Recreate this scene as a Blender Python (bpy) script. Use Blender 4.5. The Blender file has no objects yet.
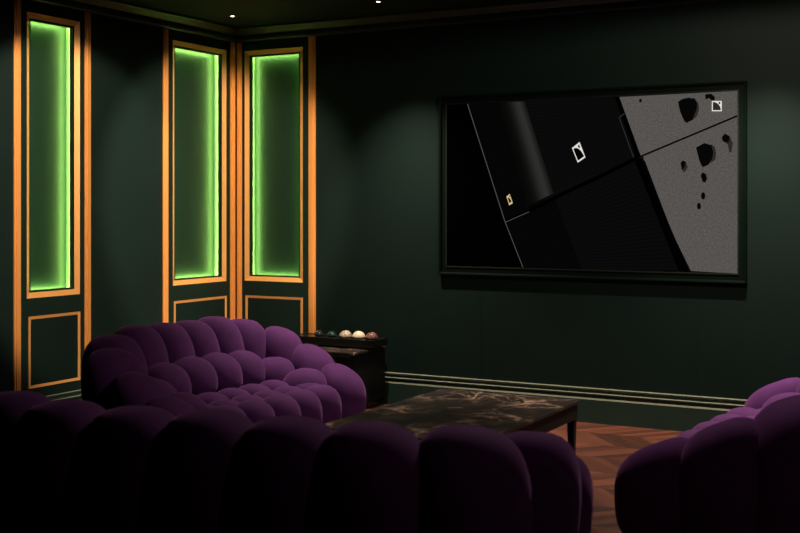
import bpy, bmesh, math, random
from mathutils import Vector, Matrix
random.seed(7)
PI = math.pi
SC = bpy.context.scene
COL = SC.collection

# ------------------------------------------------------------------ camera
YAW = math.radians(28.8)
cam_d = bpy.data.cameras.new('camera')
cam = bpy.data.objects.new('camera', cam_d)
COL.objects.link(cam)
cam.location = (5.4657, -7.2998, 1.40)
cam.rotation_euler = (PI / 2, 0, YAW)
cam_d.sensor_width = 36.0
cam_d.lens = 1167.0 / 800.0 * 36.0
cam_d.shift_y = -(266.5 - 208.5) / 800.0
cam_d.clip_start = 0.05
cam_d.dof.use_dof = True
cam_d.dof.focus_distance = 7.6
cam_d.dof.aperture_fstop = 3.5
SC.camera = cam

# ------------------------------------------------------------------ world, exposure
SC.view_settings.view_transform = 'Standard'
SC.view_settings.look = 'None'
SC.view_settings.gamma = 1.0
SC.view_settings.use_curve_mapping = False
SC.view_settings.exposure = 0.0
world = bpy.data.worlds.new('world')
SC.world = world
world.use_nodes = True
world.node_tree.nodes['Background'].inputs[0].default_value = (0.10, 0.16, 0.14, 1)
world.node_tree.nodes['Background'].inputs[1].default_value = 0.02

# lamp settings used by the ceiling fittings further down
CEIL = 2.78
WARM = (1.0, 0.70, 0.42)
TILTC = (1.0, 0.82, 0.62)
NEUT = (1.0, 0.84, 0.68)
# straight-down fittings: x, y, energy, half angle, blend, colour
DOWN = [
    (0.385, -0.55, 36, 44, 1.0, NEUT),
    (1.590, -0.55, 400, 44, 1.0, NEUT),
    (4.020, -0.55, 480, 44, 1.0, NEUT),
    (4.000, -2.00, 92, 89, 0.12, NEUT),  # added wide fill lamp, out of view, lifts the dark walls
    (4.350, -1.55, 10, 36, 0.8, NEUT),
    (1.850, -1.00, 10, 34, 0.8, NEUT),
    (6.000, -4.60, 14, 70, 0.6, NEUT),  # added dim fill from the right for the near sofa, no known source
]
# tilting fittings: position, aim, energy, half angle, blend
TILT = [
    ((2.10, -3.10), (0.0, -1.78, 1.53), 490, 21.5, 0.35),
    ((2.30, -1.90), (0.0, -0.38, 1.40), 480, 23, 0.45),
]
LED_COL = (60.0, 118.0, 22.0)

# ------------------------------------------------------------------ materials
def lin(r, g, b):
    f = lambda c: (c / 255) / 12.92 if c / 255 <= 0.04045 else ((c / 255 + 0.055) / 1.055) ** 2.4
    return (f(r), f(g), f(b))

class NT:
    def __init__(s, name):
        s.m = bpy.data.materials.new(name); s.m.use_nodes = True
        s.t = s.m.node_tree; s.n = s.t.nodes; s.b = s.n['Principled BSDF']
    def add(s, kind, **kw):
        o = s.n.new(kind)
        for k, v in kw.items(): setattr(o, k, v)
        return o
    def link(s, a, b): s.t.links.new(a, b)
    def math(s, op, a, b=None):
        o = s.n.new('ShaderNodeMath'); o.operation = op
        for i, v in enumerate((a, b)):
            if v is None: continue
            if isinstance(v, (int, float)): o.inputs[i].default_value = v
            else: s.link(v, o.inputs[i])
        return o.outputs[0]
    def coords(s): return s.add('ShaderNodeTexCoord').outputs['Object']
    def noise(s, vec, scale, detail=4, rough=0.55):
        o = s.add('ShaderNodeTexNoise'); o.inputs['Scale'].default_value = scale
        o.inputs['Detail'].default_value = detail; o.inputs['Roughness'].default_value = rough
        s.link(vec, o.inputs['Vector']); return o
    def ramp(s, fac, stops):
        o = s.add('ShaderNodeValToRGB'); e = o.color_ramp.elements
        while len(e) < len(stops): e.new(0.5)
        for i, (p, c) in enumerate(stops):
            e[i].position = p; e[i].color = tuple(c) + (1,)
        s.link(fac, o.inputs[0]); return o.outputs[0]
    def bump(s, h, strength, dist=0.01):
        o = s.add('ShaderNodeBump'); o.inputs['Strength'].default_value = strength
        o.inputs['Distance'].default_value = dist
        s.link(h, o.inputs['Height']); s.link(o.outputs[0], s.b.inputs['Normal'])

def paint(name, col, rough=0.5, metal=0.0, var=0.12, nscale=6.0, spec=0.5, bump=0.0):
    k = NT(name); v = k.coords(); n = k.noise(v, nscale)
    lo = [c * (1 - var) for c in col]; hi = [c * (1 + var) for c in col]
    k.link(k.ramp(n.outputs[0], [(0.3, lo), (0.7, hi)]), k.b.inputs['Base Color'])
    k.b.inputs['Roughness'].default_value = rough
    k.b.inputs['Metallic'].default_value = metal
    k.b.inputs['Specular IOR Level'].default_value = spec
    if bump: k.bump(k.noise(v, nscale * 30).outputs[0], bump)
    return k.m

def glow(name, col, strength=1.0):
    k = NT(name)
    k.b.inputs['Base Color'].default_value = (0, 0, 0, 1)
    k.b.inputs['Specular IOR Level'].default_value = 0.0
    k.b.inputs['Emission Color'].default_value = tuple(col) + (1,)
    k.b.inputs['Emission Strength'].default_value = strength
    return k.m

def velvet(name, col):
    k = NT(name); v = k.coords()
    n = k.noise(v, 9, 3); lo = [c * 0.85 for c in col]; hi = [c * 1.15 for c in col]
    k.link(k.ramp(n.outputs[0], [(0.3, lo), (0.7, hi)]), k.b.inputs['Base Color'])
    k.b.inputs['Roughness'].default_value = 0.85
    k.b.inputs['Specular IOR Level'].default_value = 0.1
    k.b.inputs['Sheen Weight'].default_value = 0.2
    k.b.inputs['Sheen Roughness'].default_value = 0.4
    k.b.inputs['Sheen Tint'].default_value = (0.75, 0.35, 0.85, 1)
    k.bump(k.noise(v, 420, 2).outputs[0], 0.12, 0.004)
    return k.m

def marble(name):
    k = NT(name); v = k.coords()
    w = k.noise(v, 2.2, 6, 0.62)
    mix = k.add('ShaderNodeVectorMath', operation='MULTIPLY_ADD')
    k.link(w.outputs['Color'], mix.inputs[0]); mix.inputs[1].default_value = (0.55, 0.55, 0.2); k.link(v, mix.inputs[2])
    def edges(scale):
        o = k.add('ShaderNodeTexVoronoi', feature='DISTANCE_TO_EDGE'); o.inputs['Scale'].default_value = scale
        k.link(mix.outputs[0], o.inputs['Vector']); return o.outputs['Distance']
    big = k.ramp(edges(2.0), [(0.0, (1, 1, 1)), (0.03, (0, 0, 0))])
    sml = k.ramp(edges(9.0), [(0.0, (1, 1, 1)), (0.06, (0, 0, 0))])
    mask = k.ramp(k.noise(v, 3.1, 5).outputs[0], [(0.42, (0, 0, 0)), (0.62, (1, 1, 1))])
    base = k.ramp(k.noise(v, 7, 6, 0.65).outputs[0], [(0.3, (0.012, 0.010, 0.009)), (0.55, (0.035, 0.026, 0.022)), (0.8, (0.12, 0.07, 0.05))])
    s2 = k.math('MULTIPLY', sml, mask)
    f = k.math('MAXIMUM', k.math('MULTIPLY', k.math('MULTIPLY', big, mask), 0.8), k.math('MULTIPLY', s2, 0.55))
    m = k.add('ShaderNodeMix', data_type='RGBA')
    k.link(f, m.inputs[0]); k.link(base, m.inputs[6]); m.inputs[7].default_value = (0.75, 0.50, 0.36, 1)
    k.link(m.outputs[2], k.b.inputs['Base Color'])
    k.b.inputs['Roughness'].default_value = 0.28
    return k.m

def chevron(name, bay=0.34, plank=0.08, slope=0.85):
    k = NT(name); v = k.coords()
    sep = k.add('ShaderNodeSeparateXYZ'); k.link(v, sep.inputs[0])
    x, y = sep.outputs[0], sep.outputs[1]
    bx = k.math('DIVIDE', y, bay)
    col = k.math('FLOOR', bx)
    odd = k.math('MODULO', k.math('ABSOLUTE', col), 2.0)
    fr = k.math('FRACT', bx)
    zig = k.math('ADD', k.math('MULTIPLY', fr, k.math('SUBTRACT', 1.0, k.math('MULTIPLY', odd, 2.0))), odd)
    s = k.math('DIVIDE', k.math('ADD', x, k.math('MULTIPLY', zig, bay * slope)), plank)
    idx = k.math('FLOOR', s); ff = k.math('FRACT', s)
    comb = k.add('ShaderNodeCombineXYZ'); k.link(idx, comb.inputs[0]); k.link(col, comb.inputs[1])
    wn = k.add('ShaderNodeTexWhiteNoise', noise_dimensions='2D'); k.link(comb.outputs[0], wn.inputs['Vector'])
    # grain stretched along each plank
    gc = k.add('ShaderNodeCombineXYZ')
    k.link(k.math('MULTIPLY', s, 2.6), gc.inputs[0]); k.link(k.math('MULTIPLY', bx, 0.9), gc.inputs[1]); k.link(k.math('MULTIPLY', idx, 3.7), gc.inputs[2])
    g = k.noise(gc.outputs[0], 2.2, 6, 0.6)
    t = k.math('ADD', k.math('MULTIPLY', wn.outputs[0], 0.55), k.math('MULTIPLY', g.outputs[0], 0.5))
    c = k.ramp(t, [(0.18, (0.026, 0.009, 0.006)), (0.5, (0.068, 0.0215, 0.0125)), (0.85, (0.150, 0.048, 0.027))])
    gap1 = k.math('LESS_THAN', ff, 0.03); gap2 = k.math('LESS_THAN', fr, 0.012)
    gap = k.math('MAXIMUM', gap1, gap2)
    m = k.add('ShaderNodeMix', data_type='RGBA'); k.link(gap, m.inputs[0]); k.link(c, m.inputs[6]); m.inputs[7].default_value = (0.01, 0.004, 0.003, 1)
    k.link(m.outputs[2], k.b.inputs['Base Color'])
    k.b.inputs['Roughness'].default_value = 0.38
    k.bump(k.math('SUBTRACT', 1.0, gap), 0.25, 0.003)
    return k.m

def grain_glow(name, col):
    """lit pixels of a sand-textured picture on the display"""
    k = NT(name); v = k.coords()
    n = k.noise(v, 85, 3, 0.8)
    lo = [c * 0.62 for c in col]; hi = [c * 1.3 for c in col]
    k.b.inputs['Base Color'].default_value = (0, 0, 0, 1)
    k.b.inputs['Specular IOR Level'].default_value = 0.0
    k.link(k.ramp(n.outputs[0], [(0.3, lo), (0.7, hi)]), k.b.inputs['Emission Color'])
    k.b.inputs['Emission Strength'].default_value = 1.0
    return k.m

def stone(name, a, b, rough=0.25):
    k = NT(name); v = k.coords()
    n = k.noise(v, 55, 5, 0.65)
    k.link(k.ramp(n.outputs[0], [(0.38, a), (0.62, b)]), k.b.inputs['Base Color'])
    k.b.inputs['Roughness'].default_value = rough
    return k.m

M = {}
M['wall'] = paint('dark_green_wall_paint', (0.0044, 0.0122, 0.0100), 0.6, var=0.06, nscale=2.5, spec=0.12)
M['ceiling'] = paint('dark_green_ceiling_paint', (0.0036, 0.012, 0.0105), 0.7, var=0.05, spec=0.2)
M['crown'] = paint('dark_green_moulding_paint', (0.010, 0.027, 0.020), 0.45, var=0.05)
M['base'] = paint('dark_green_baseboard_paint', (0.011, 0.032, 0.024), 0.4, var=0.05)
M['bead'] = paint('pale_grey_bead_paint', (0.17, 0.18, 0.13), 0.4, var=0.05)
M['panel'] = paint('dark_green_panel_paint', (0.0046, 0.0145, 0.0110), 0.5, var=0.05, spec=0.2)
M['niche'] = paint('niche_green_lacquer', (0.0056, 0.0152, 0.0118), 0.45, var=0.05, spec=0.2)
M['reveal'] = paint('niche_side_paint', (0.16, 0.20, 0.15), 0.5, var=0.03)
M['gold'] = paint('warm_gold_paint', (0.80, 0.335, 0.085), 0.42, metal=0.35, var=0.015, nscale=4)
M['gold_trim'] = paint('pale_gold_paint', (0.80, 0.37, 0.11), 0.40, metal=0.35, var=0.015, nscale=4)
M['led'] = glow('led_strip_light', LED_COL)
M['led_back'] = paint('strip_channel', (0.02, 0.025, 0.02), 0.5)
M['floor'] = chevron('chevron_oak_floor')
M['velvet'] = velvet('purple_velvet', (0.068, 0.0175, 0.090))
M['plinth'] = paint('black_plinth_fabric', (0.01, 0.008, 0.012), 0.8)
M['marble'] = marble('dark_marble')
M['black_wood'] = paint('black_stained_wood', (0.006, 0.0065, 0.006), 0.45, nscale=14, spec=0.25)
M['black_gloss'] = paint('black_lacquer', (0.006, 0.007, 0.007), 0.25)
M['tv_frame'] = paint('dark_green_frame_paint', (0.0016, 0.0048, 0.0034), 0.55, spec=0.05)
M['bezel'] = paint('charcoal_bezel', (0.009, 0.013, 0.010), 0.4, spec=0.2)
M['tv_black'] = paint('unlit_display_glass', (0.0004, 0.0004, 0.0004), 0.6, spec=0.0)
M['lamp_trim'] = paint('black_lamp_ring', (0.012, 0.012, 0.012), 0.4)
M['lens'] = glow('lamp_lens', (1.0, 0.8, 0.72), 6.0)
M['lens_out'] = paint('lamp_baffle', (0.02, 0.02, 0.02), 0.4)
M['stone_glass'] = stone('dark_glassy_stone', (0.006, 0.010, 0.010), (0.02, 0.028, 0.028), 0.12)
M['stone_teal'] = stone('dark_teal_stone', (0.006, 0.016, 0.015), (0.015, 0.04, 0.035), 0.12)
M['stone_speck'] = stone('speckled_beige_stone', (0.15, 0.10, 0.06), (0.62, 0.52, 0.38))
M['stone_cream'] = stone('cream_stone', (0.62, 0.46, 0.31), (0.80, 0.66, 0.48))
M['stone_red'] = stone('red_brown_stone', (0.04, 0.013, 0.010), (0.25, 0.11, 0.08))

# ------------------------------------------------------------------ mesh helpers
def obj(name, bm, mats, parent=None, smooth=False, bevel=0.0, seg=2):
    me = bpy.data.meshes.new(name)
    bm.normal_update(); bm.to_mesh(me); bm.free()
    for m in (mats if isinstance(mats, (list, tuple)) else [mats]): me.materials.append(m)
    o = bpy.data.objects.new(name, me); COL.objects.link(o)
    if parent is not None: o.parent = parent
    if smooth:
        for p in me.polygons: p.use_smooth = True
    if bevel:
        md = o.modifiers.new('bevel', 'BEVEL'); md.width = bevel; md.segments = seg; md.limit_method = 'ANGLE'
    return o

def tag(o, label=None, cat=None, group=None, kind=None):
    if label: o['label'] = label
    if cat: o['category'] = cat
    if group: o['group'] = group
    if kind: o['kind'] = kind
    return o

def empty(name, loc=(0, 0, 0), rz=0.0):
    o = bpy.data.objects.new(name, None); COL.objects.link(o)
    o.location = loc; o.rotation_euler = (0, 0, rz); o.empty_display_size = 0.1
    return o

def box(bm, x0, x1, y0, y1, z0, z1, mi=0):
    vs = [bm.verts.new((x, y, z)) for z in (z0, z1) for y in (y0, y1) for x in (x0, x1)]
    for q in ((0, 2, 3, 1), (4, 5, 7, 6), (0, 1, 5, 4), (2, 6, 7, 3), (0, 4, 6, 2), (1, 3, 7, 5)):
        f = bm.faces.new([vs[i] for i in q]); f.material_index = mi
    return vs

def B(*a):
    bm = bmesh.new(); box(bm, *a); return bm

def copy_tree(o, parent=None):
    c = o.copy(); COL.objects.link(c)
    if parent is not None: c.parent = parent
    for ch in list(o.children): copy_tree(ch, c)
    return c

def ring(bm, outer, inner, y0, y1, slope=0.0):
    """rectangular frame in the xz plane: outer/inner = (x0,x1,z0,z1); front at y0 (inner lip at y0+slope), back at y1"""
    def loop(r, y): return [bm.verts.new(p) for p in ((r[0], y, r[2]), (r[1], y, r[2]), (r[1], y, r[3]), (r[0], y, r[3]))]
    a, b, c, d = loop(outer, y0), loop(inner, y0 + slope), loop(inner, y1), loop(outer, y1)
    for p, q in ((a, b), (b, c), (c, d), (d, a)):
        for i in range(4):
            j = (i + 1) % 4
            bm.faces.new((p[i], p[j], q[j], q[i]))
    bmesh.ops.recalc_face_normals(bm, faces=bm.faces[:])

# ------------------------------------------------------------------ room shell
RX, RY, T = 6.7, -8.7, 0.14
NZ0, NZ1 = 0.892, 2.564          # niche opening heights
LIP = 0.013                       # overhang of the lip around a niche box
HOLES_L = [(-2.076, -1.717), (-0.701, -0.166)]
HOLES_F = [(0.136, 0.579)]
GF = 0.046                        # gold frame outer edge beyond the opening

def wall_grid(bm, holes, s0, s1, place):
    """wall face made of strips round the niche openings, with thickness"""
    xs = [s0]
    for h in holes: xs += [h[0] - GF - 0.004, h[1] + GF + 0.004]
    xs.append(s1)
    for i in range(len(xs) - 1):
        if i % 2 == 0: place(bm, xs[i], xs[i + 1], 0.0, CEIL)
        else:
            place(bm, xs[i], xs[i + 1], 0.0, NZ0 - GF - 0.004); place(bm, xs[i], xs[i + 1], NZ1 + GF + 0.004, CEIL)

bm = bmesh.new()
wall_grid(bm, HOLES_L, RY, 0.0, lambda b, p, q, z0, z1: box(b, -T, 0.0, p, q, z0, z1))
tag(obj('wall_left', bm, M['wall']), kind='structure')
bm = bmesh.new()
wall_grid(bm, HOLES_F, -T, RX + T, lambda b, p, q, z0, z1: box(b, p, q, 0.0, T, z0, z1))
tag(obj('wall_front', bm, M['wall']), kind='structure')
tag(obj('wall_right', B(RX, RX + T, RY, 0.0, 0.0, CEIL), M['wall']), kind='structure')
tag(obj('wall_back', B(-T, RX + T, RY - T, RY, 0.0, CEIL), M['wall']), kind='structure')
tag(obj('floor', B(-T, RX + T, RY - T, T, -0.1, 0.0), M['floor']), kind='structure')
tag(obj('ceiling', B(-T, RX + T, RY - T, T, CEIL, CEIL + 0.1), M['ceiling']), kind='structure')

def sweep(bm, profile, pts):
    """profile = (out, z) points swept along the wall foot; pts = [(pos, outward dir)]"""
    rows = [[bm.verts.new((p[0] + n[0] * u, p[1] + n[1] * u, z)) for u, z in profile] for p, n in pts]
    k = len(profile)
    for r, s in zip(rows, rows[1:]):
        for i in range(k):
            j = (i + 1) % k
            bm.faces.new((r[i], r[j], s[j], s[i]))
    bm.faces.new(rows[0]); bm.faces.new(rows[-1][::-1])
    bmesh.ops.recalc_face_normals(bm, faces=bm.faces[:])

BASE = [(0, 0), (0.026, 0), (0.026, 0.152), (0.022, 0.161), (0.014, 0.163), (0.014, 0.178), (0.024, 0.184), (0.024, 0.191),
        (0.012, 0.195), (0.012, 0.212), (0.018, 0.216), (0.018, 0.223), (0.0, 0.227)]
CROWN = [(0, CEIL), (0.105, CEIL), (0.105, CEIL - 0.014), (0.092, CEIL - 0.020), (0.080, CEIL - 0.030), (0.058, CEIL - 0.045), (0.050, CEIL - 0.052),
         (0.040, CEIL - 0.052), (0.040, CEIL - 0.080), (0.030, CEIL - 0.080), (0.030, CEIL - 0.088), (0.016, CEIL - 0.096), (0.0, CEIL - 0.100)]
def run(name, prof, mat, pts):
    bm = bmesh.new(); sweep(bm, prof, pts)
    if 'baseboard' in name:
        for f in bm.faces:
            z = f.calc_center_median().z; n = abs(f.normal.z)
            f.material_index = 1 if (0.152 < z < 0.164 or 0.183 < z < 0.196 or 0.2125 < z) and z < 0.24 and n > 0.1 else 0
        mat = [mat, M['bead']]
    return tag(obj(name, bm, mat), kind='structure')
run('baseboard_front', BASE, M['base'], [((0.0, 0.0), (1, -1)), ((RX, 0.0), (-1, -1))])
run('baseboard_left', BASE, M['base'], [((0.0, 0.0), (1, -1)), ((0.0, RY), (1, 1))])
run('trim_1', CROWN, M['crown'], [((0.0, 0.0), (1, -1)), ((RX, 0.0), (-1, -1))])
run('trim_2', CROWN, M['crown'], [((0.0, 0.0), (1, -1)), ((0.0, RY), (1, 1))])
bm = bmesh.new()                                          # dentil course under the crown moulding
x = 0.07
while x < RX - 0.1:
    box(bm, x, x + 0.020, -0.049, -0.039, CEIL - 0.079, CEIL - 0.053); x += 0.040
tag(obj('trim_3', bm, M['crown']), kind='structure')
bm = bmesh.new()
y = -0.07
while y > RY + 0.1:
    box(bm, 0.039, 0.049, y - 0.020, y, CEIL - 0.079, CEIL - 0.053); y -= 0.040
tag(obj('trim_4', bm, M['crown']), kind='structure')

for k, sx in ((5, 2.088), (6, 3.575)):                     # fine joints in the wall panelling below the screen
    tag(obj('trim_%d' % k, B(sx - 0.002, sx + 0.002, -0.0012, 0.0, 0.227, 0.938), M['wall']), kind='structure')

# ------------------------------------------------------------------ lit niche panels
def niche_panel(width, o0, o1, label, root, gold_w=(0.058, 0.060)):
    """local frame: x along the wall from 0 to width, room towards -y, wall plane y = 0"""
    tag(root, label, 'wall panel', 'lit niche wall panels')
    H1 = CEIL - 0.100
    for x0, x1 in ((0.0, gold_w[0]), (width - gold_w[1], width)):
        bm = bmesh.new()
        box(bm, x0, x1, -0.012, 0.0, 0.228, H1)
        d = (x1 - x0)
        box(bm, x0 + d * 0.22, x1 - d * 0.22, -0.019, -0.012, 0.228, H1)
        obj('gold_pilaster', bm, M['gold'], root, bevel=0.002)
    # thin field between the pilasters, round the opening
    fx0, fx1 = gold_w[0], width - gold_w[1]
    bm = bmesh.new()
    fr = (o0 - GF, o1 + GF, NZ0 - GF, NZ1 + GF)
    ring(bm, (fx0, fx1, 0.228, H1), fr, -0.003, 0.0)
    obj('panel_field', bm, M['panel'], root)
    # gold frame sloping inwards into the recess
    i = (o0 - 0.012, o1 + 0.012, NZ0 - 0.012, NZ1 + 0.012)
    bm = bmesh.new(); ring(bm, fr, i, -0.004, 0.030, slope=0.016)
    obj('gold_frame', bm, M['gold_trim'], root)
    # dark lip that hides the strip light
    bm = bmesh.new(); ring(bm, i, (o0, o1, NZ0, NZ1), 0.012, 0.030)
    obj('niche_lip', bm, M['panel'], root)
    # recessed box: sides and back
    D = 0.085; q = (o0 - LIP, o1 + LIP, NZ0 - LIP, NZ1 + LIP); e = 0.006
    bm = bmesh.new(); ring(bm, (q[0] - e, q[1] + e, q[2] - e, q[3] + e), q, 0.030, D)
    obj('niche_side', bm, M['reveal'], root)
    obj('niche_back', B(q[0] - e, q[1] + e, D, D + 0.01, q[2] - e, q[3] + e), M['niche'], root)
    # strip light running round the box, shining on to the back panel
    bm = bmesh.new(); ring(bm, q, (q[0] + 0.012, q[1] - 0.012, q[2] + 0.012, q[3] - 0.012), 0.038, 0.041)
    for f in bm.faces: f.material_index = 0 if f.calc_center_median().y > 0.0408 else 1
    tag(obj('led_strip', bm, [M['led'], M['led_back']], root), 'glowing green strip light')
    # lower panel: thin gold bead round a sunk dark field
    l0, l1 = o0 - 0.035, o1 + 0.046
    bm = bmesh.new(); ring(bm, (l0, l1, 0.290, 0.733), (l0 + 0.020, l1 - 0.020, 0.308, 0.715), -0.008, -0.003, slope=0.004)
    obj('lower_frame', bm, M['gold_trim'], root)
    obj('lower_panel', B(l0 + 0.020, l1 - 0.020, -0.005, -0.003, 0.308, 0.715), M['wall'], root)
    return root

# left wall: local x runs along world +Y, room side (-y local) is world +X
r1 = empty('wall_panel', (0.0, -2.228, 0.0), PI / 2)
niche_panel(0.650, -2.076 + 2.228, -1.717 + 2.228, 'narrow green-lit niche panel nearest the left edge of the picture, standing apart from the corner', r1, (0.052, 0.052))
r2 = empty('wall_panel', (0.0, -0.856, 0.0), PI / 2)
niche_panel(0.840, -0.701 + 0.856, -0.166 + 0.856, 'green-lit niche panel on the left wall, directly left of the room corner', r2, (0.052, 0.058))
r3 = empty('wall_panel', (0.020, 0.0, 0.0), 0.0)
niche_panel(0.720, 0.136 - 0.020, 0.579 - 0.020, 'green-lit niche panel on the screen wall, directly right of the room corner', r3, (0.045, 0.060))

# ------------------------------------------------------------------ ceiling fittings
def fitting(x, y, label, lit=True):
    root = empty('downlight', (x, y, CEIL))
    tag(root, label, 'ceiling light', 'recessed ceiling lights')
    bm = bmesh.new()
    n = 24
    prof = [(0.030, -0.004), (0.042, -0.004), (0.044, -0.001), (0.044, 0.0), (0.030, 0.0)]
    rows = [[bm.verts.new((r * math.cos(2 * PI * i / n), r * math.sin(2 * PI * i / n), z)) for r, z in prof] for i in range(n)]
    for i in range(n):
        a, b = rows[i], rows[(i + 1) % n]
        for j in range(5): bm.faces.new((a[j], a[(j + 1) % 5], b[(j + 1) % 5], b[j]))
    bmesh.ops.recalc_face_normals(bm, faces=bm.faces[:])
    obj('trim_ring', bm, M['lamp_trim'], root, smooth=True)
    bm = bmesh.new()
    bmesh.ops.create_cone(bm, cap_ends=True, segments=24, radius1=0.011, radius2=0.013, depth=0.004, matrix=Matrix.Translation((0, 0, -0.0025)))
    obj('lens', bm, M['lens'], root)
    bm = bmesh.new()
    ringpts = [(0.012, 0.0), (0.030, 0.0), (0.030, -0.0025), (0.012, -0.0015)]
    rows = [[bm.verts.new((r * math.cos(2 * PI * i / n), r * math.sin(2 * PI * i / n), z)) for r, z in ringpts] for i in range(n)]
    for i in range(n):
        a, b = rows[i], rows[(i + 1) % n]
        for j in range(4): bm.faces.new((a[j], a[(j + 1) % 4], b[(j + 1) % 4], b[j]))
    bmesh.ops.recalc_face_normals(bm, faces=bm.faces[:])
    obj('baffle', bm, M['lens_out'], root, smooth=True)
    return root

def spot(root, loc, aim, energy, half, blend, col, size=0.02):
    d = bpy.data.lights.new('lamp', 'SPOT')
    d.energy = energy; d.spot_size = math.radians(half * 2); d.spot_blend = blend; d.color = col; d.shadow_soft_size = size
    o = bpy.data.objects.new('lamp', d); COL.objects.link(o)
    o.parent = root; o.location = (0, 0, -0.03)
    v = Vector(aim) - Vector(loc)
    o.rotation_euler = v.to_track_quat('-Z', 'Y').to_euler()

LAB = ['small round ceiling light nearest the room corner', 'small round ceiling light above the left end of the screen',
       'small round ceiling light above the right end of the screen', 'unseen wide ceiling fill light added to brighten the walls',
       'small round ceiling light above the right sofa', 'small round ceiling light above the left sofa',
       'unseen dim ceiling fill light added to lift the near sofa']
for (x, y, en, half, bl, col), lab in zip(DOWN, LAB):
    rt = fitting(x, y, lab)
    spot(rt, (x, y, CEIL), (x, y, 0), en, half, bl, col)
LAB = ['tilting ceiling spotlight aimed at the leftmost niche panel', 'tilting ceiling spotlight aimed at the corner niche panels']
for ((x, y), aim, en, half, bl), lab in zip(TILT, LAB):
    rt = fitting(x, y, lab)
    spot(rt, (x, y, CEIL), aim, en, half, bl, TILTC)

# ------------------------------------------------------------------ wall display
SX0, SX1, SZ0, SZ1 = 1.833, 3.827, 1.000, 2.123
disp = empty('wall_display', (2.83, 0.0, SZ0))
tag(disp, 'large widescreen display in a dark green frame, showing black panels and grey stone', 'screen')
def rel(bm):
    bmesh.ops.translate(bm, vec=(-2.83, 0.0, -SZ0), verts=bm.verts[:]); return bm
bm = bmesh.new()
ring(bm, (1.775, 3.885, 0.940, 2.182), (1.792, 3.868, 0.957, 2.165), -0.032, 0.0, slope=0.004)
obj('outer_moulding', rel(bm), M['tv_frame'], disp, bevel=0.003)
bm = bmesh.new()
ring(bm, (1.792, 3.868, 0.957, 2.165), (SX0 - 0.008, SX1 + 0.008, SZ0 - 0.008, SZ1 + 0.008), -0.012, 0.0)
obj('frame_board', rel(bm), M['tv_frame'], disp)
bm = bmesh.new()
ring(bm, (SX0 - 0.010, SX1 + 0.010, SZ0 - 0.010, SZ1 + 0.010), (SX0, SX1, SZ0, SZ1), -0.016, 0.0)
obj('bezel', rel(bm), M['bezel'], disp, bevel=0.001)

SCR = {
    'edge_top': [(1.9911, 2.1218), (2.2698, 1.3185), (2.4039, 1.0032)],
    'cyl_l': [(2.2284, 2.1231), (2.4336, 1.4168)],
    'cyl_r': [(2.4155, 2.1216), (2.6226, 1.5004)],
    'gap': [(2.2728, 1.3117), (2.4481, 1.3832), (2.6691, 1.4895), (2.932, 1.6021), (3.1995, 1.7268)],
    'low_edge': [(2.6339, 1.4631), (2.8223, 0.9983)],
    'grey': [(3.0762, 2.1202), (3.2159, 1.7316), (3.2454, 1.7035), (3.4199, 1.2516), (3.5403, 1.0083)],
    'seam': [(3.2159, 1.7329), (3.8261, 1.9688)],
    'bracket': [(3.1102, 2.0123), (3.0749, 1.9878), (3.1705, 1.7274)],
    'rail': [(3.1732, 1.7113), (3.2192, 1.7232), (3.5278, 1.0092), (3.4581, 1.0087)],
    'h1': [(3.4579, 2.0719), (3.4847, 2.0884), (3.5262, 2.0953), (3.5645, 2.0848), (3.5792, 2.0548), (3.5762, 2.0198), (3.5586, 1.9794), (3.5498, 1.9533), (3.5114, 1.9371), (3.4966, 1.9523), (3.4728, 2.0063)],
    'h1b': [(3.5262, 2.0924), (3.5645, 2.0907), (3.5879, 2.0544), (3.5909, 2.0133), (3.5762, 1.9758), (3.5498, 1.9533), (3.5586, 1.997)],
    'h0': [(3.6289, 2.1111), (3.6666, 2.1134), (3.6898, 2.0908), (3.6869, 2.0705), (3.6666, 2.0714), (3.655, 2.0865), (3.6306, 2.0789)],
    'h2': [(3.5717, 1.7812), (3.6235, 1.8078), (3.668, 1.7937), (3.6798, 1.7488), (3.6729, 1.7093), (3.6532, 1.675), (3.6135, 1.6558), (3.5937, 1.696)],
    'h2b': [(3.6631, 1.8008), (3.6877, 1.7833), (3.6975, 1.7435), (3.6926, 1.704), (3.6631, 1.6798), (3.67, 1.7193)],
    'h3': [(3.7318, 1.8414), (3.7514, 1.8635), (3.7806, 1.8448), (3.8, 1.8001), (3.7903, 1.7462), (3.7777, 1.7465), (3.7679, 1.796), (3.7367, 1.8166)],
    'h4': [(3.4732, 1.6883), (3.4883, 1.7031), (3.5085, 1.6927), (3.5206, 1.6574), (3.4984, 1.6247), (3.4802, 1.6481)],
    'h5': [(3.6006, 1.6063), (3.6135, 1.626), (3.6334, 1.6158), (3.6413, 1.5859), (3.6304, 1.5612), (3.6135, 1.5663)],
    'h6': [(3.6165, 1.4788)],
    'h7': [(3.5907, 1.4151)],
    'h8': [(3.2159, 2.0907)],
    'lg1': [(3.6707, 2.0683), (3.7319, 2.0656), (3.7319, 2.0018), (3.6707, 2.0043)],
    'lg2': [(2.7531, 1.7988), (2.8061, 1.8369), (2.8465, 1.735), (2.7937, 1.7016)],
    'lg3': [(2.2841, 1.4812), (2.3077, 1.499), (2.3309, 1.4364), (2.3048, 1.4212)],
}
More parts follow.
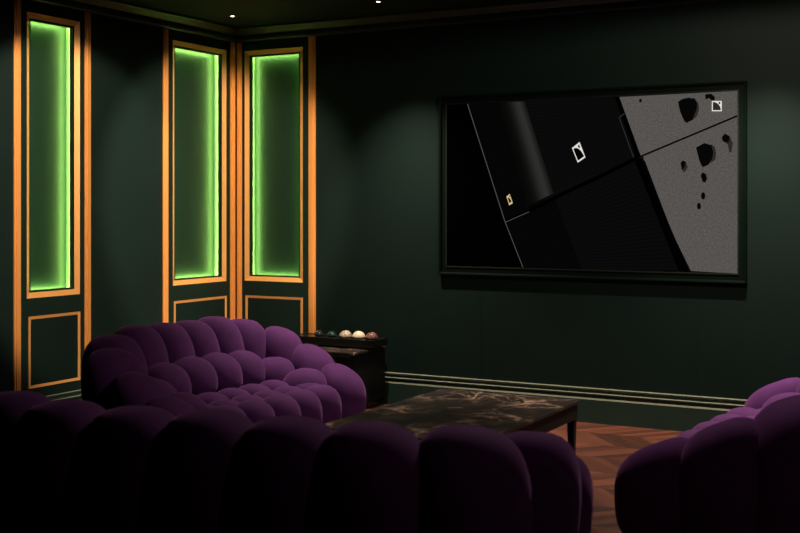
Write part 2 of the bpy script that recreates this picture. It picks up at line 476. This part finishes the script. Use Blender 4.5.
MATS = [M['tv_black'], glow('pixels_near_black', lin(5, 5, 5)), glow('pixels_charcoal', lin(10, 10, 10)), glow('pixels_line_grey', lin(78, 78, 76)),
        grain_glow('pixels_stone', lin(88, 84, 81)), glow('pixels_hole', lin(6, 6, 6)), glow('pixels_hole_edge', lin(44, 41, 40)),
        glow('pixels_white', lin(225, 222, 214)), glow('pixels_cream', lin(214, 190, 140))] + \
       [glow('pixels_tube', lin(c, c, c - 1)) for c in (7, 8, 10, 13, 18, 25, 33, 40, 44, 45, 36, 26)]
bm = bmesh.new()
box(bm, SX0, SX1, -0.011, 0.0, SZ0, SZ1)
LAYER = [0]
def poly(pts, mi, lift):
    y = -0.011 - 0.00022 * lift
    pts = [(min(max(px, SX0), SX1), min(max(pz, SZ0), SZ1)) for px, pz in pts]
    f = bm.faces.new([bm.verts.new((px, y, pz)) for px, pz in pts]); f.material_index = mi
    f.normal_update()
    if f.normal.y > 0: f.normal_flip()
def line(p, q, w, mi, lift):
    d = Vector((q[0] - p[0], q[1] - p[1])).normalized(); n = Vector((-d.y, d.x)) * w / 2
    poly([(p[0] + n.x, p[1] + n.y), (q[0] + n.x, q[1] + n.y), (q[0] - n.x, q[1] - n.y), (p[0] - n.x, p[1] - n.y)], mi, lift)
def lerp(p, q, t): return (p[0] + (q[0] - p[0]) * t, p[1] + (q[1] - p[1]) * t)
def disc(c, rx, rz, mi, lift, n=16):
    poly([(c[0] + rx * math.cos(2 * PI * i / n), c[1] + rz * math.sin(2 * PI * i / n)) for i in range(n)], mi, lift)
S = SCR
e = S['edge_top']; g = S['gap']; gr = S['grey']
poly([e[0], gr[0], gr[1], g[4], g[0], e[1]], 1, 1)                                   # upper near-black cabinet
poly([S['cyl_r'][0], gr[0], gr[1], g[4], g[1], S['cyl_r'][1]], 2, 2)                  # upper grille
poly([e[1], g[0], S['low_edge'][0], S['low_edge'][1], e[2]], 1, 1)
poly([S['low_edge'][0], g[4], gr[1], gr[4], S['low_edge'][1]], 2, 2)                  # lower grille
for i in range(12):                                                                   # shaded tube
    a, b = i / 12, (i + 1) / 12
    poly([lerp(S['cyl_l'][0], S['cyl_r'][0], a), lerp(S['cyl_l'][0], S['cyl_r'][0], b),
          lerp(S['cyl_l'][1], S['cyl_r'][1], b), lerp(S['cyl_l'][1], S['cyl_r'][1], a)], 9 + i, 3)
for p, q in zip(g, g[1:]):
    line(p, q, 0.026, 0, 4)
line((g[0][0], g[0][1] - 0.006), (g[1][0], g[1][1] - 0.006), 0.004, 3, 5)
line(e[0], e[1], 0.0055, 3, 5); line(e[1], e[2], 0.005, 3, 5)
# grille lines
for i in range(1, 26):
    t = i / 26
    line(lerp(S['low_edge'][0], S['low_edge'][1], t), lerp(gr[1], gr[4], t), 0.004, 1, 3)
    line(lerp(S['cyl_r'][0], S['cyl_r'][1], t), lerp(gr[0], gr[1], t), 0.003, 1, 3)
poly([gr[0], (SX1, SZ1), (SX1, SZ0), gr[4], gr[3], gr[2], gr[1]], 4, 6)               # grey stone face
line(S['seam'][0], S['seam'][1], 0.012, 5, 7)
line(lerp(S['seam'][0], S['seam'][1], 0.02), (S['seam'][0][0] + 0.02, S['seam'][0][1] - 0.05), 0.012, 5, 7)
poly(S['rail'], 0, 7)
line(S['rail'][0], S['rail'][3], 0.004, 2, 8)
poly([(gr[0][0] + 0.0, gr[0][1]), (gr[0][0] - 0.03, gr[0][1]), (gr[1][0] - 0.03, gr[1][1]), (gr[1][0] + 0.004, gr[1][1])], 0, 7)
b_ = S['bracket']; line(b_[0], b_[1], 0.007, 6, 8); line(b_[1], b_[2], 0.006, 6, 8)
for key, mi, lf in (('h1b', 6, 8), ('h1', 5, 9), ('h0', 5, 8), ('h2b', 6, 8), ('h2', 5, 9), ('h3', 6, 8), ('h4', 6, 8), ('h5', 5, 8)):
    poly(S[key], mi, lf)
h = S['h3']; poly([h[0], h[1], h[2], ((h[2][0] + h[6][0]) / 2, h[6][1] + 0.01), h[7]], 5, 9)
h = S['h4']; poly([lerp(h[0], (3.4965, 1.665), 0.15), h[1], h[2], (3.500, 1.66), (3.486, 1.64)], 5, 9)
disc(S['h6'][0], 0.0135, 0.023, 5, 8); disc(S['h7'][0], 0.0125, 0.021, 5, 8); disc(S['h8'][0], 0.009, 0.012, 5, 8)
def emblem(q, mi, fill, w, lift):
    tl, tr, br, bl = q
    P = lambda u, v: lerp(lerp(bl, br, u), lerp(tl, tr, u), v)
    if fill is not None: poly([tl, tr, br, bl], fill, lift)
    poly([P(0, 0), P(1, 0), P(1, w), P(0, w)], mi, lift + 1); poly([P(0, 0), P(w, 0), P(w, 1), P(0, 1)], mi, lift + 1)
    poly([P(1 - w, 0), P(1, 0), P(1, 1), P(1 - w, 1)], mi, lift + 1); poly([P(0, 1 - w), P(1, 1 - w), P(1, 1), P(0, 1)], mi, lift + 1)
    arc = [P(w + (1 - 2 * w) * math.sin(t), w + (1 - 2 * w) * math.cos(t)) for t in [PI / 2 * i / 12 for i in range(13)]]
    for a, b in zip(arc, arc[1:]): poly([a, P(1, 1), b], mi, lift + 1)
    ctr = P(0.77, 0.80); du = Vector(P(0.88, 0.80)) - Vector(ctr); dv = Vector(P(0.77, 0.92)) - Vector(ctr)
    poly([tuple(Vector(ctr) + du * math.cos(t) * 0.9 + dv * math.sin(t) * 0.9) for t in [2 * PI * i / 12 for i in range(12)]], 5, lift + 2)
emblem(S['lg1'], 7, 6, 0.10, 10)
emblem(S['lg2'], 7, 0, 0.10, 10)
emblem(S['lg3'], 8, 0, 0.20, 10)
obj('screen', rel(bm), MATS, disp)

# ------------------------------------------------------------------ bubble sofas
def lobe(cx, cy, cz, a, b, c, rot, e1=0.72, e2=0.85, nu=14, nv=24, lean=0.0, slope=0.0):
    """pillow shaped lobe: a along the tangent, b across, c vertical; rot turns it about z"""
    bm = bmesh.new()
    pw = lambda t, e: math.copysign(abs(t) ** e, t)
    rows = []
    cr, sr = math.cos(rot), math.sin(rot)
    def P(x, y, z):
        z += slope * x * (z + c) / (2 * c)
        y += lean * z
        return (cx + x * cr - y * sr, cy + x * sr + y * cr, cz + z)
    for i in range(1, nu):
        u = -PI / 2 + PI * i / nu
        k, z = pw(math.cos(u), e1), c * pw(math.sin(u), e1)
        rows.append([bm.verts.new(P(a * k * pw(math.cos(2 * PI * j / nv), e2), b * k * pw(math.sin(2 * PI * j / nv), e2), z)) for j in range(nv)])
    bot, top = bm.verts.new(P(0, 0, -c)), bm.verts.new(P(0, 0, c))
    for r, s in zip(rows, rows[1:]):
        for j in range(nv): bm.faces.new((r[j], r[(j + 1) % nv], s[(j + 1) % nv], s[j]))
    for j in range(nv):
        bm.faces.new((bot, rows[0][(j + 1) % nv], rows[0][j])); bm.faces.new((top, rows[-1][j], rows[-1][(j + 1) % nv]))
    return bm

def upath(r, ybk, xs, yfront):
    """U shaped path (right arm tip -> back -> left arm tip); returns length and a sampler giving position and inward angle"""
    la, lr, lb = yfront - (ybk + r), PI / 2 * r, 2 * (xs - r)
    tot = 2 * la + 2 * lr + lb
    def at(s):
        if s < la: return xs, yfront - s, PI / 2                # on the right arm, inward = -x
        s -= la
        if s < lr:
            t = s / r; return xs - r + r * math.cos(t), ybk + r - r * math.sin(t), PI / 2 - t
        s -= lr
        if s < lb: return xs - r - s, ybk, 0.0
        s -= lb
        if s < lr:
            t = s / r; return -(xs - r) - r * math.sin(t), ybk + r - r * math.cos(t), -t
        s -= lr
        return -xs, ybk + r + s, -PI / 2
    return tot, at

def make_sofa(xs, n, n2, seat_n, front_n, HG=(0.44, 0.55, 0.645, 0.705, 0.725), tilt=1.0):
    root = empty('bubble_sofa')
    vm = M['velvet']
    bm = bmesh.new(); box(bm, -xs + 0.04, xs - 0.04, -0.30, 0.36, 0.0, 0.28)
    obj('base', bm, M['plinth'], root, bevel=0.08, seg=3)
    tot, at = upath(0.34, -0.34, xs, 0.42)
    st = tot / n
    for i in range(n):
        x, y, an = at((i + 0.5) * st)
        d = min(i, n - 1 - i)
        hgt = HG[min(d, len(HG) - 1)]
        nm = 'back_cushion' if d >= n // 2 - 2 else 'arm_cushion'
        hgt += random.uniform(-0.008, 0.008)
        wd = 0.150 if d == 0 else 0.168 if d == 1 else 0.185
        obj(nm, lobe(x, y, hgt / 2 + 0.012, st * 0.70, wd, hgt / 2, an, 0.64, 0.92, nu=18, lean=-0.10,
                      slope=(-1 if i < n / 2 else 1) * (0.42, 0.42, 0.30, 0.10)[min(d, 3)] * (d < 4) * tilt), vm, root, smooth=True)
    tot2, at2 = upath(0.16, -0.15, xs - 0.20, 0.28)
    st2 = tot2 / n2
    for i in range(n2):
        s = (i + 0.5) * st2
        x, y, an = at2(s)
        d = min(s, tot2 - s)
        zc = 0.26 + 0.15 * min(1.0, d / 0.6)
        obj('lumbar_cushion', lobe(x, y, zc, st2 * 0.64, 0.14, 0.13, an, 0.88, 0.88, lean=-0.2), vm, root, smooth=True)
    for yy, nn, zc in ((0.06, seat_n, 0.265), (0.25, seat_n + 1, 0.255)):
        w = (2 * xs - 0.52 + (0.18 if nn > seat_n else 0.0)) / nn
        for i in range(nn):
            obj('seat_cushion', lobe((i - (nn - 1) / 2) * w, yy, zc, w * 0.56, 0.13, 0.095, 0.0, 0.9, 0.88), vm, root, smooth=True)
    w = (2 * xs - 0.40) / front_n
    for i in range(front_n):
        k = i - (front_n - 1) / 2
        obj('front_cushion', lobe(k * w, 0.395 - 0.03 * abs(k) / front_n * 2, 0.180, w * 0.62, 0.125, 0.168, 0.0, 0.75, 0.88), vm, root, smooth=True)
    return root

sofa_a = make_sofa(0.735, 12, 8, 5, 5, (0.40, 0.51, 0.62, 0.69, 0.715))
sofa_b = make_sofa(0.95, 11, 8, 5, 6, (0.55, 0.665, 0.73, 0.735, 0.728), 0.4)
sofa_c = make_sofa(0.95, 12, 8, 5, 6)
SOFAS = [
    (sofa_a, (1.30, -1.84, 0.0), -PI / 2 - 0.06, 'purple velvet bubble sofa on the left, in front of the niche panels'),
    (sofa_b, (3.06, -3.92, 0.0), 0.135, 'dark purple bubble sofa nearest the camera, seen from behind along the bottom edge'),
    (sofa_c, (4.43, -1.67, 0.0), PI / 2 - 0.05, 'purple velvet bubble sofa cut off by the right edge, near arm in shade'),
]
for o, loc, rz, lab in SOFAS:
    o.location = loc; o.rotation_euler = (0, 0, rz)
    tag(o, lab, 'sofa', 'purple bubble sofas round the table')

# ------------------------------------------------------------------ marble table
TX0, TX1, TY0, TY1, TZ = 2.545, 3.355, -2.80, -1.50, 0.40
tb = empty('coffee_table', ((TX0 + TX1) / 2, (TY0 + TY1) / 2, 0.0))
tag(tb, 'low black coffee table with a dark veined marble top, standing between the sofas', 'table')
hx, hy = (TX1 - TX0) / 2, (TY1 - TY0) / 2
obj('marble_top', B(-hx, hx, -hy, hy, TZ - 0.016, TZ), M['marble'], tb, bevel=0.003)
bm = bmesh.new(); ring(bm, (-hx + 0.012, hx - 0.012, -hy + 0.012, hy - 0.012), (-hx + 0.04, hx - 0.04, -hy + 0.04, hy - 0.04), 0.0, 0.082)
bmesh.ops.rotate(bm, cent=(0, 0, 0), matrix=Matrix.Rotation(PI / 2, 3, 'X'), verts=bm.verts[:])
bmesh.ops.translate(bm, vec=(0, 0, TZ - 0.016 - 0.082), verts=bm.verts[:])
obj('apron', bm, M['black_wood'], tb, bevel=0.002)
for sx in (-1, 1):
    for sy in (-1, 1):
        bm = bmesh.new(); vs = box(bm, -0.021, 0.021, -0.021, 0.021, 0.0, TZ - 0.05)
        for v in vs[:4]: v.co.x *= 0.62; v.co.y *= 0.62
        bmesh.ops.translate(bm, vec=(sx * (hx - 0.036), sy * (hy - 0.036), 0), verts=bm.verts[:])
        obj('leg', bm, M['black_wood'], tb, bevel=0.002)

# ------------------------------------------------------------------ sideboard, tray, stones
sb = empty('sideboard', (0.885, -0.265, 0.0))
tag(sb, 'low black sideboard against the screen wall, beside the left sofa', 'sideboard')
obj('carcass', B(-0.465, 0.465, -0.215, 0.23, 0.05, 0.397), M['black_wood'], sb, bevel=0.003)
obj('plinth', B(-0.44, 0.44, -0.195, 0.22, 0.0, 0.05), M['black_gloss'], sb)
obj('top', B(-0.475, 0.475, -0.225, 0.235, 0.397, 0.415), M['marble'], sb, bevel=0.003)
for k in (-1, 1):
    d = obj('door', B(min(k * 0.006, k * 0.455), max(k * 0.006, k * 0.455), -0.229, -0.215, 0.06, 0.39), M['black_gloss'], sb, bevel=0.003)
    obj('handle', B(min(k * 0.03, k * 0.042), max(k * 0.03, k * 0.042), -0.242, -0.229, 0.20, 0.30), M['black_wood'], d, bevel=0.002)
tr = empty('display_tray', (1.055, -0.19, 0.415))
tag(tr, 'long black raised tray holding polished stones, on top of the sideboard', 'tray')
obj('tray_board', B(-0.34, 0.34, -0.10, 0.10, 0.018, 0.064), M['black_gloss'], tr, bevel=0.003)
bm = bmesh.new(); ring(bm, (-0.345, 0.345, -0.105, 0.105), (-0.337, 0.337, -0.097, 0.097), 0.0, 0.054)
bmesh.ops.rotate(bm, cent=(0, 0, 0), matrix=Matrix.Rotation(PI / 2, 3, 'X'), verts=bm.verts[:])
bmesh.ops.translate(bm, vec=(0, 0, 0.014), verts=bm.verts[:])
obj('rim', bm, M['black_gloss'], tr, bevel=0.002)
for k in (-1, 1):
    obj('foot', B(k * 0.29 - 0.02, k * 0.29 + 0.02, -0.09, 0.09, 0.0, 0.018), M['black_wood'], tr)
STONES = [
    (0.890, 'stone_glass', 0.036, 'small dark glassy stone at the far left of the tray, by the gold strip'),
    (0.998, 'stone_teal', 0.036, 'dark teal stone second from the left in the tray, nearly black'),
    (1.115, 'stone_speck', 0.045, 'speckled beige stone in the middle of the black tray'),
    (1.223, 'stone_cream', 0.046, 'plain cream white stone in the black tray, the brightest of the row'),
    (1.330, 'stone_red', 0.044, 'reddish brown stone at the right end of the black tray'),
]
for x, mat, rr, lab in STONES:
    bm = bmesh.new()
    bmesh.ops.create_uvsphere(bm, u_segments=24, v_segments=16, radius=1.0)
    for v in bm.verts:
        v.co = Vector((v.co.x * rr, v.co.y * rr * 1.05, (v.co.z if v.co.z > 0 else v.co.z * 0.22) * rr * 0.95 + rr * 0.209))
    o = obj('polished_stone', bm, M[mat], None, smooth=True)
    o.location = (x, -0.19, 0.4792)
    tag(o, lab, 'stone', 'polished stones in the tray')
